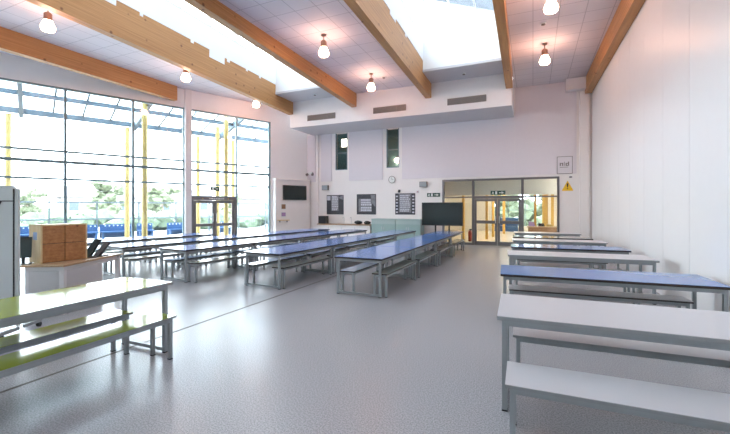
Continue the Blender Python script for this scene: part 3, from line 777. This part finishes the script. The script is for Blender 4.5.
# vents on the soffit face
for x, z, lab in ((-8.67, 5.67, 'left grey slotted air vent on the white soffit'), (-5.41, 5.67, 'middle grey slotted air vent, between the two central beams'), (-2.30, 5.68, 'right grey slotted air vent on the white soffit')):
    c = empty('air_vent', (x, 14.549, z), 0, lab, 'vent', 'vents along the soffit')
    MB().box(-.70, .70, -.01, 0, -.115, .115).build('backing', M['doorgrey'], c)
    MB().box(-.72, .72, -.03, -.0105, .105, .125).box(-.72, .72, -.03, -.0105, -.125, -.105).box(-.72, -.70, -.03, -.0105, -.105, .105).box(.70, .72, -.03, -.0105, -.105, .105).box(.30, .32, -.03, -.0105, -.105, .105).build('frame', M['ventgrey'], c)
    k = MB()
    for q in range(5): k.box(-.70, .70, -.026, -.0105, -.085 + q * .04, -.063 + q * .04)
    k.build('louvre', M['ventgrey'], c)

# smoke detectors
for x, y, lab in ((-.15 + .4, 11.0, 'white round smoke detector between the two right-hand lamps'), (-5.1, 13.1, 'small round smoke detector beyond the far centre lamp'), (-8.6, 13.9, 'small round detector on the ceiling margin above the left vent'), (-2.3, 13.95, 'small round detector on the ceiling margin above the right vent')):
    c = empty('smoke_detector', (x, y, ZC), 0, lab, 'detector', 'smoke detectors on the ceiling')
    MB().lathe([(.07, -.03), (.075, 0)], 16).build('base', M['signwhite'], c); MB().lathe([(.03, -.06), (.05, -.05), (.055, -.0305)], 16).build('head', M['ventgrey'], c)

# pendant lamps
def make_lamp(label):
    c = empty('pendant_lamp', (0, 0, 0), 0, label, 'lamp', 'warm pendant lamps')
    MB().lathe([(.07, -.03), (.07, 0)], 16).build('ceiling_rose', M['copper'], c)
    MB().rod((0, 0, -.16), (0, 0, -.0305), .012, 8).build('stem', M['copper'], c)
    MB().lathe([(.085, -.36), (.085, -.20), (.06, -.17), (.02, -.161)], 18).build('lamp_holder', M['copper'], c, smooth=False)
    sh = MB().lathe([(.06, -.615), (.12, -.60), (.145, -.56), (.148, -.52), (.135, -.47), (.10, -.40), (.085, -.3605)], 22).build('lamp_shade', M['lampglow'], c, smooth=True)
    k = MB()
    for z, r_ in ((-.50, .145), (-.565, .145)): k.lathe([(r_ - .004, z - .006), (r_ + .003, z - .006), (r_ + .003, z + .006), (r_ - .004, z + .006)], 22)
    k.build('shade_ring', M['lampwire'], sh)
    return c
LP = [(-10.72, 5.15, 'pendant lamp nearest the viewer in the left ceiling bay, by the notched beam'), (-10.72, 9.10, 'pendant lamp in the left ceiling bay above the white window column'), (-10.78, 12.7, 'farthest pendant lamp in the left ceiling bay, over the glazed doors'),
      (-5.40, 9.2, 'nearer pendant lamp in the centre bay between the two middle beams'), (-5.40, 12.6, 'farther pendant lamp in the centre bay above the middle vent'),
      (.36, 9.15, 'nearer pendant lamp in the right ceiling bay at the top of the photo'), (.32, 12.4, 'farther pendant lamp in the right ceiling bay')]
lamp0 = None
for x, y, lab in LP:
    if lamp0 is None: lamp0 = make_lamp(lab); lamp0.location = (x, y, ZC)
    else: clone(lamp0, (x, y, ZC), 0, lab)

# ------------------------------------------------------------------ outdoors beyond the glass (local frame: x along the wall, y = -distance)
struct(MB().box(-25, 60, -80, -.2, -.14, -.02).build('ground', M['paving'], mx=LW))
cp = empty('canopy', LW @ Vector((0, 0, 0)), ANG, 'pale blue grey steel and glass canopy outside the window wall', 'canopy')
CZ0, CZ1, CD = 6.25, 5.55, 4.0
def cz(d): return CZ0 + (CZ1 - CZ0) * d / CD
for d, w_ in ((.35, .10), (2.2, .12), (4.0, .16)):
    MB().box(-2, 22, -d - .06, -d + .06, cz(d) - w_, cz(d) + w_ * .4).build('purlin', M['canopy'], cp)
t = -1.0
i = 0
while t < 21.5:
    big = (i % 4 == 0)
    w_ = .07 if big else .035
    MB().prism([(-.28, cz(.28) + .07), (-4.3, cz(4.3) + .07), (-4.3, cz(4.3) + (-.22 if big else .02)), (-.28, cz(.28) + (-.22 if big else .02))], t - w_, t + w_, 'x').build('rafter', M['canopy'], cp)
    t += 1.0; i += 1
MB().prism([(-.28, cz(.28) + .075), (-4.4, cz(4.4) + .075), (-4.4, cz(4.4) + .09), (-.28, cz(.28) + .09)], -2, 22, 'x').build('roof_glazing', M['roofglass'], cp)
yp = [(11.38, 3.99, 'outdoor yellow post seen at the far left of the glass wall'), (7.34, 3.99, 'outdoor yellow post just left of the mullion, left of the thicker post'), (7.18, 1.2, 'thick yellow outdoor post left of the white window column'),
      (4.15, 3.99, 'outdoor yellow post behind the left side of the glazed doors'), (3.58, 2.8, 'outdoor yellow post behind the middle of the glazed doors'), (3.77, 1.2, 'tallest yellow outdoor post above the right door leaf'), (2.28, 3.99, 'outdoor yellow post just right of the glazed doors')]
for t, d, lab in yp[:7]:
    p = LW @ Vector((t, -d, -.02))
    c = empty('canopy_post', p, ANG, lab, 'post', 'yellow canopy posts')
    zt = cz(d) - .02 - (.17 if d > 3.9 else .0)
    MB().rod((0, 0, .03), (0, 0, zt), .10 if d > 2 else .105, 16).build('shaft', M['yellow'], c, smooth=False)
    MB().lathe([(.16, 0), (.16, .02), (.1, .03)], 16).build('base_plate', M['canopy'], c)

# blue benches
for i, (px_t, d, L, lab) in enumerate(((10.9, 5.3, .8, 'blue outdoor bench glimpsed between the grey screen and pine box'), (8.75, 5.3, .9, 'blue outdoor bench seen just right of the pine box'), (7.55, 5.3, 1.35, 'long blue outdoor bench behind the yellow posts left of the white column'), (6.3, 5.3, .7, 'small blue outdoor bench right of the thick yellow post'), (4.8, 5.3, .9, 'blue outdoor bench seen just left of the white window column'), (2.3, 5.3, .8, 'blue outdoor bench behind the glazed doors'))):
    c = empty('outdoor_bench', LW @ Vector((px_t, -d, -.02)), ANG, lab, 'bench', 'blue outdoor benches')
    MB().box(-L / 2, L / 2, -.25, .25, .42, .47).build('seat', M['bluepl'], c)
    bk = MB().box(-L / 2, L / 2, -.29, -.255, .15, .80).build('backrest', M['bluepl'], c)
    k = MB(); x = -L / 2 + .1
    while x < L / 2 - .06: k.rod((x, -.25, .73), (x, -.244, .73), .03, 8); x += .17
    k.build('stud', M['signwhite'], bk)
    for sx in (-1, 1):
        MB().box(sx * (L / 2 - .1) - .04, sx * (L / 2 - .1) + .04, -.2, .22, 0, .42).build('leg', M['bluepl'], c)
# fence
fc = empty('fence', LW @ Vector((0, -8.5, -.02)), ANG, 'galvanised mesh fence across the yard outside', 'fence')
for z in (1.0, 1.9): MB().box(-12, 26, -.03, .03, z - .04, z + .04).build('rail', M['fence'], fc)
for i in range(20): MB().box(-12 + 2 * i - .035, -12 + 2 * i + .035, -.1, -.031, 0, 1.98).build('fence_post', M['fence'], fc)
k = MB()
for i in range(253): k.box(-12 + .15 * i, -12 + .15 * i + .012, -.01, .01, .1, 1.0)
k.build('mesh_infill', M['fence'], fc)
rng = random.Random(5)
hb = MB()
for i in range(130):
    hb.blob((rng.uniform(-14, 34), -rng.uniform(12, 15), rng.uniform(.1, .85)), rng.uniform(.5, .8), rng, (1.2, 1, .8), 2, .3)
tag(hb.build('hedge', M['hedge'], mx=LW), 'low leafy hedge behind the fence outside', 'hedge', kind='stuff')
for i, (t, d, h, lab) in enumerate(((17.5, 22, 3.6, 'pale leafy tree outside behind the pine box'), (10.9, 20, 3.0, 'small leafy tree outside right of the pine box'), (6.3, 18.5, 3.6, 'leafy tree outside just left of the white window column'), (2.4, 18.5, 3.6, 'leafy tree outside behind the glazed doors'), (-4.0, 20, 2.8, 'small tree outside at the right end of the glass wall'))):
    c = empty('tree', LW @ Vector((t, -d, -.02)), 0, lab, 'tree', 'trees beyond the fence')
    MB().rod((0, 0, 0), (0, 0, h * .6), .12, 8, .07).build('trunk', M['bark'], c)
    k = MB()
    for q in range(26):
        a = rng.uniform(0, 6.28); r_ = rng.uniform(0, h * .33)
        k.blob((r_ * math.cos(a), r_ * math.sin(a), h * .62 + rng.uniform(-.25, .34) * h), h * rng.uniform(.07, .13), rng, (1, 1, .85), 2, .35)
    k.build('crown', M['leaf'], c)
def house(t, d, w, dp, h, rh, rz, label):
    c = empty('house', LW @ Vector((t, -d, -.02)), ANG + rz, label, 'house', 'houses beyond the yard')
    MB().box(-w / 2, w / 2, -dp / 2, dp / 2, 0, h).build('wall', M['render'], c)
    MB().prism([(-dp / 2 - .4, h), (dp / 2 + .4, h), (0, h + rh)], -w / 2 - .4, w / 2 + .4, 'x').build('roof', M['slate'], c)
    nwin = int(w / 2.4)
    for q in range(nwin):
        x = -w / 2 + w * (q + .5) / nwin
        f = MB().box(x - .6, x + .6, dp / 2 + .001, dp / 2 + .05, h * .35, h * .80).build('window', M['signwhite'], c)
        MB().box(x - .5, x + .5, dp / 2 + .051, dp / 2 + .06, h * .40, h * .75).build('pane', M['canopy'], f)
house(19, 42, 16, 8, 2.7, 1.9, 0, 'long low pale house across the yard, seen above the pine box')
house(-1, 46, 18, 9, 2.9, 1.5, 0, 'pale low building across the yard, seen left of the white window column')
house(-26, 50, 16, 9, 3.0, 1.8, .2, 'pale low building across the yard, seen right of the glazed doors')
# planting seen through the lobby window
struct(MB().box(-8, 6, LB + .2, LB + 14, -.14, -.02).build('ground_rear', M['paving']))
hb = MB()
for i in range(60):
    hb.blob((rng.uniform(-5, 4), LB + rng.uniform(3.5, 5.5), rng.uniform(.2, 3.0)), rng.uniform(.4, .7), rng, (1.1, 1, 1), 2, .3)
tag(hb.build('shrubbery', M['leaf']), 'green shrubbery outside the lobby window, seen through the doors', 'shrubs', kind='stuff')

# ------------------------------------------------------------------ light, camera, view
w = bpy.data.worlds.new('overcast_sky'); S.world = w; w.use_nodes = True
N = w.node_tree.nodes; L_ = w.node_tree.links
bg = N['Background']
tc = N.new('ShaderNodeTexCoord'); sx = N.new('ShaderNodeSeparateXYZ'); L_.new(tc.outputs['Generated'], sx.inputs[0])
cr = N.new('ShaderNodeValToRGB'); L_.new(sx.outputs['Z'], cr.inputs['Fac'])
cr.color_ramp.elements[0].color = (0.87, 0.935, 1.0, 1); cr.color_ramp.elements[1].color = (0.83, 0.915, 1.0, 1)
L_.new(cr.outputs['Color'], bg.inputs['Color']); bg.inputs['Strength'].default_value = 2.4

def portal(name, loc, rot, sx_, sy_):
    l = bpy.data.lights.new(name, 'AREA'); l.shape = 'RECTANGLE'; l.size = sx_; l.size_y = sy_
    l.cycles.is_portal = True
    o = bpy.data.objects.new(name, l); COL.objects.link(o); o.location = loc; o.rotation_euler = rot
# daylight entry through the glass wall and the two roof-lights
p = lw(9.0, -.18, 2.88)
inward = Vector((0.9128, -0.4083, 0))
portal('window_daylight', p, inward.to_track_quat('-Z', 'Y').to_euler(), 13.8, 5.7)
for x0, x1 in SKY:
    nrm = Vector((-(9.2 - 8.05), 0, -(x1 - x0))).normalized()
    portal('rooflight_daylight', ((x0 + x1) / 2 + .12, (YS0 + YS1) / 2, 8.85), nrm.to_track_quat('-Z', 'Y').to_euler(), 3.2, YS1 - YS0)
    portal('rooflight_daylight', (x0 - .12, (YS0 + YS1) / 2, 8.5), Vector((1, 0, 0)).to_track_quat('-Z', 'Y').to_euler(), YS1 - YS0, 1.35)

cam = bpy.data.cameras.new('camera'); co = bpy.data.objects.new('camera', cam); COL.objects.link(co)
cam.sensor_width = 36; cam.lens = 375 / 730 * 36; cam.shift_y = -10 / 730
cam.clip_end = 300
co.location = (0, 0, 1.63); co.rotation_euler = (R(90), 0, R(24.13))
S.camera = co
S.view_settings.view_transform = 'Standard'; S.view_settings.look = 'None'
S.view_settings.gamma = 1; S.view_settings.use_curve_mapping = False
S.view_settings.exposure = 2.68
S.cycles.use_denoising = True
S.cycles.max_bounces = 10; S.cycles.diffuse_bounces = 6; S.cycles.transparent_max_bounces = 16
S.cycles.sample_clamp_indirect = 6
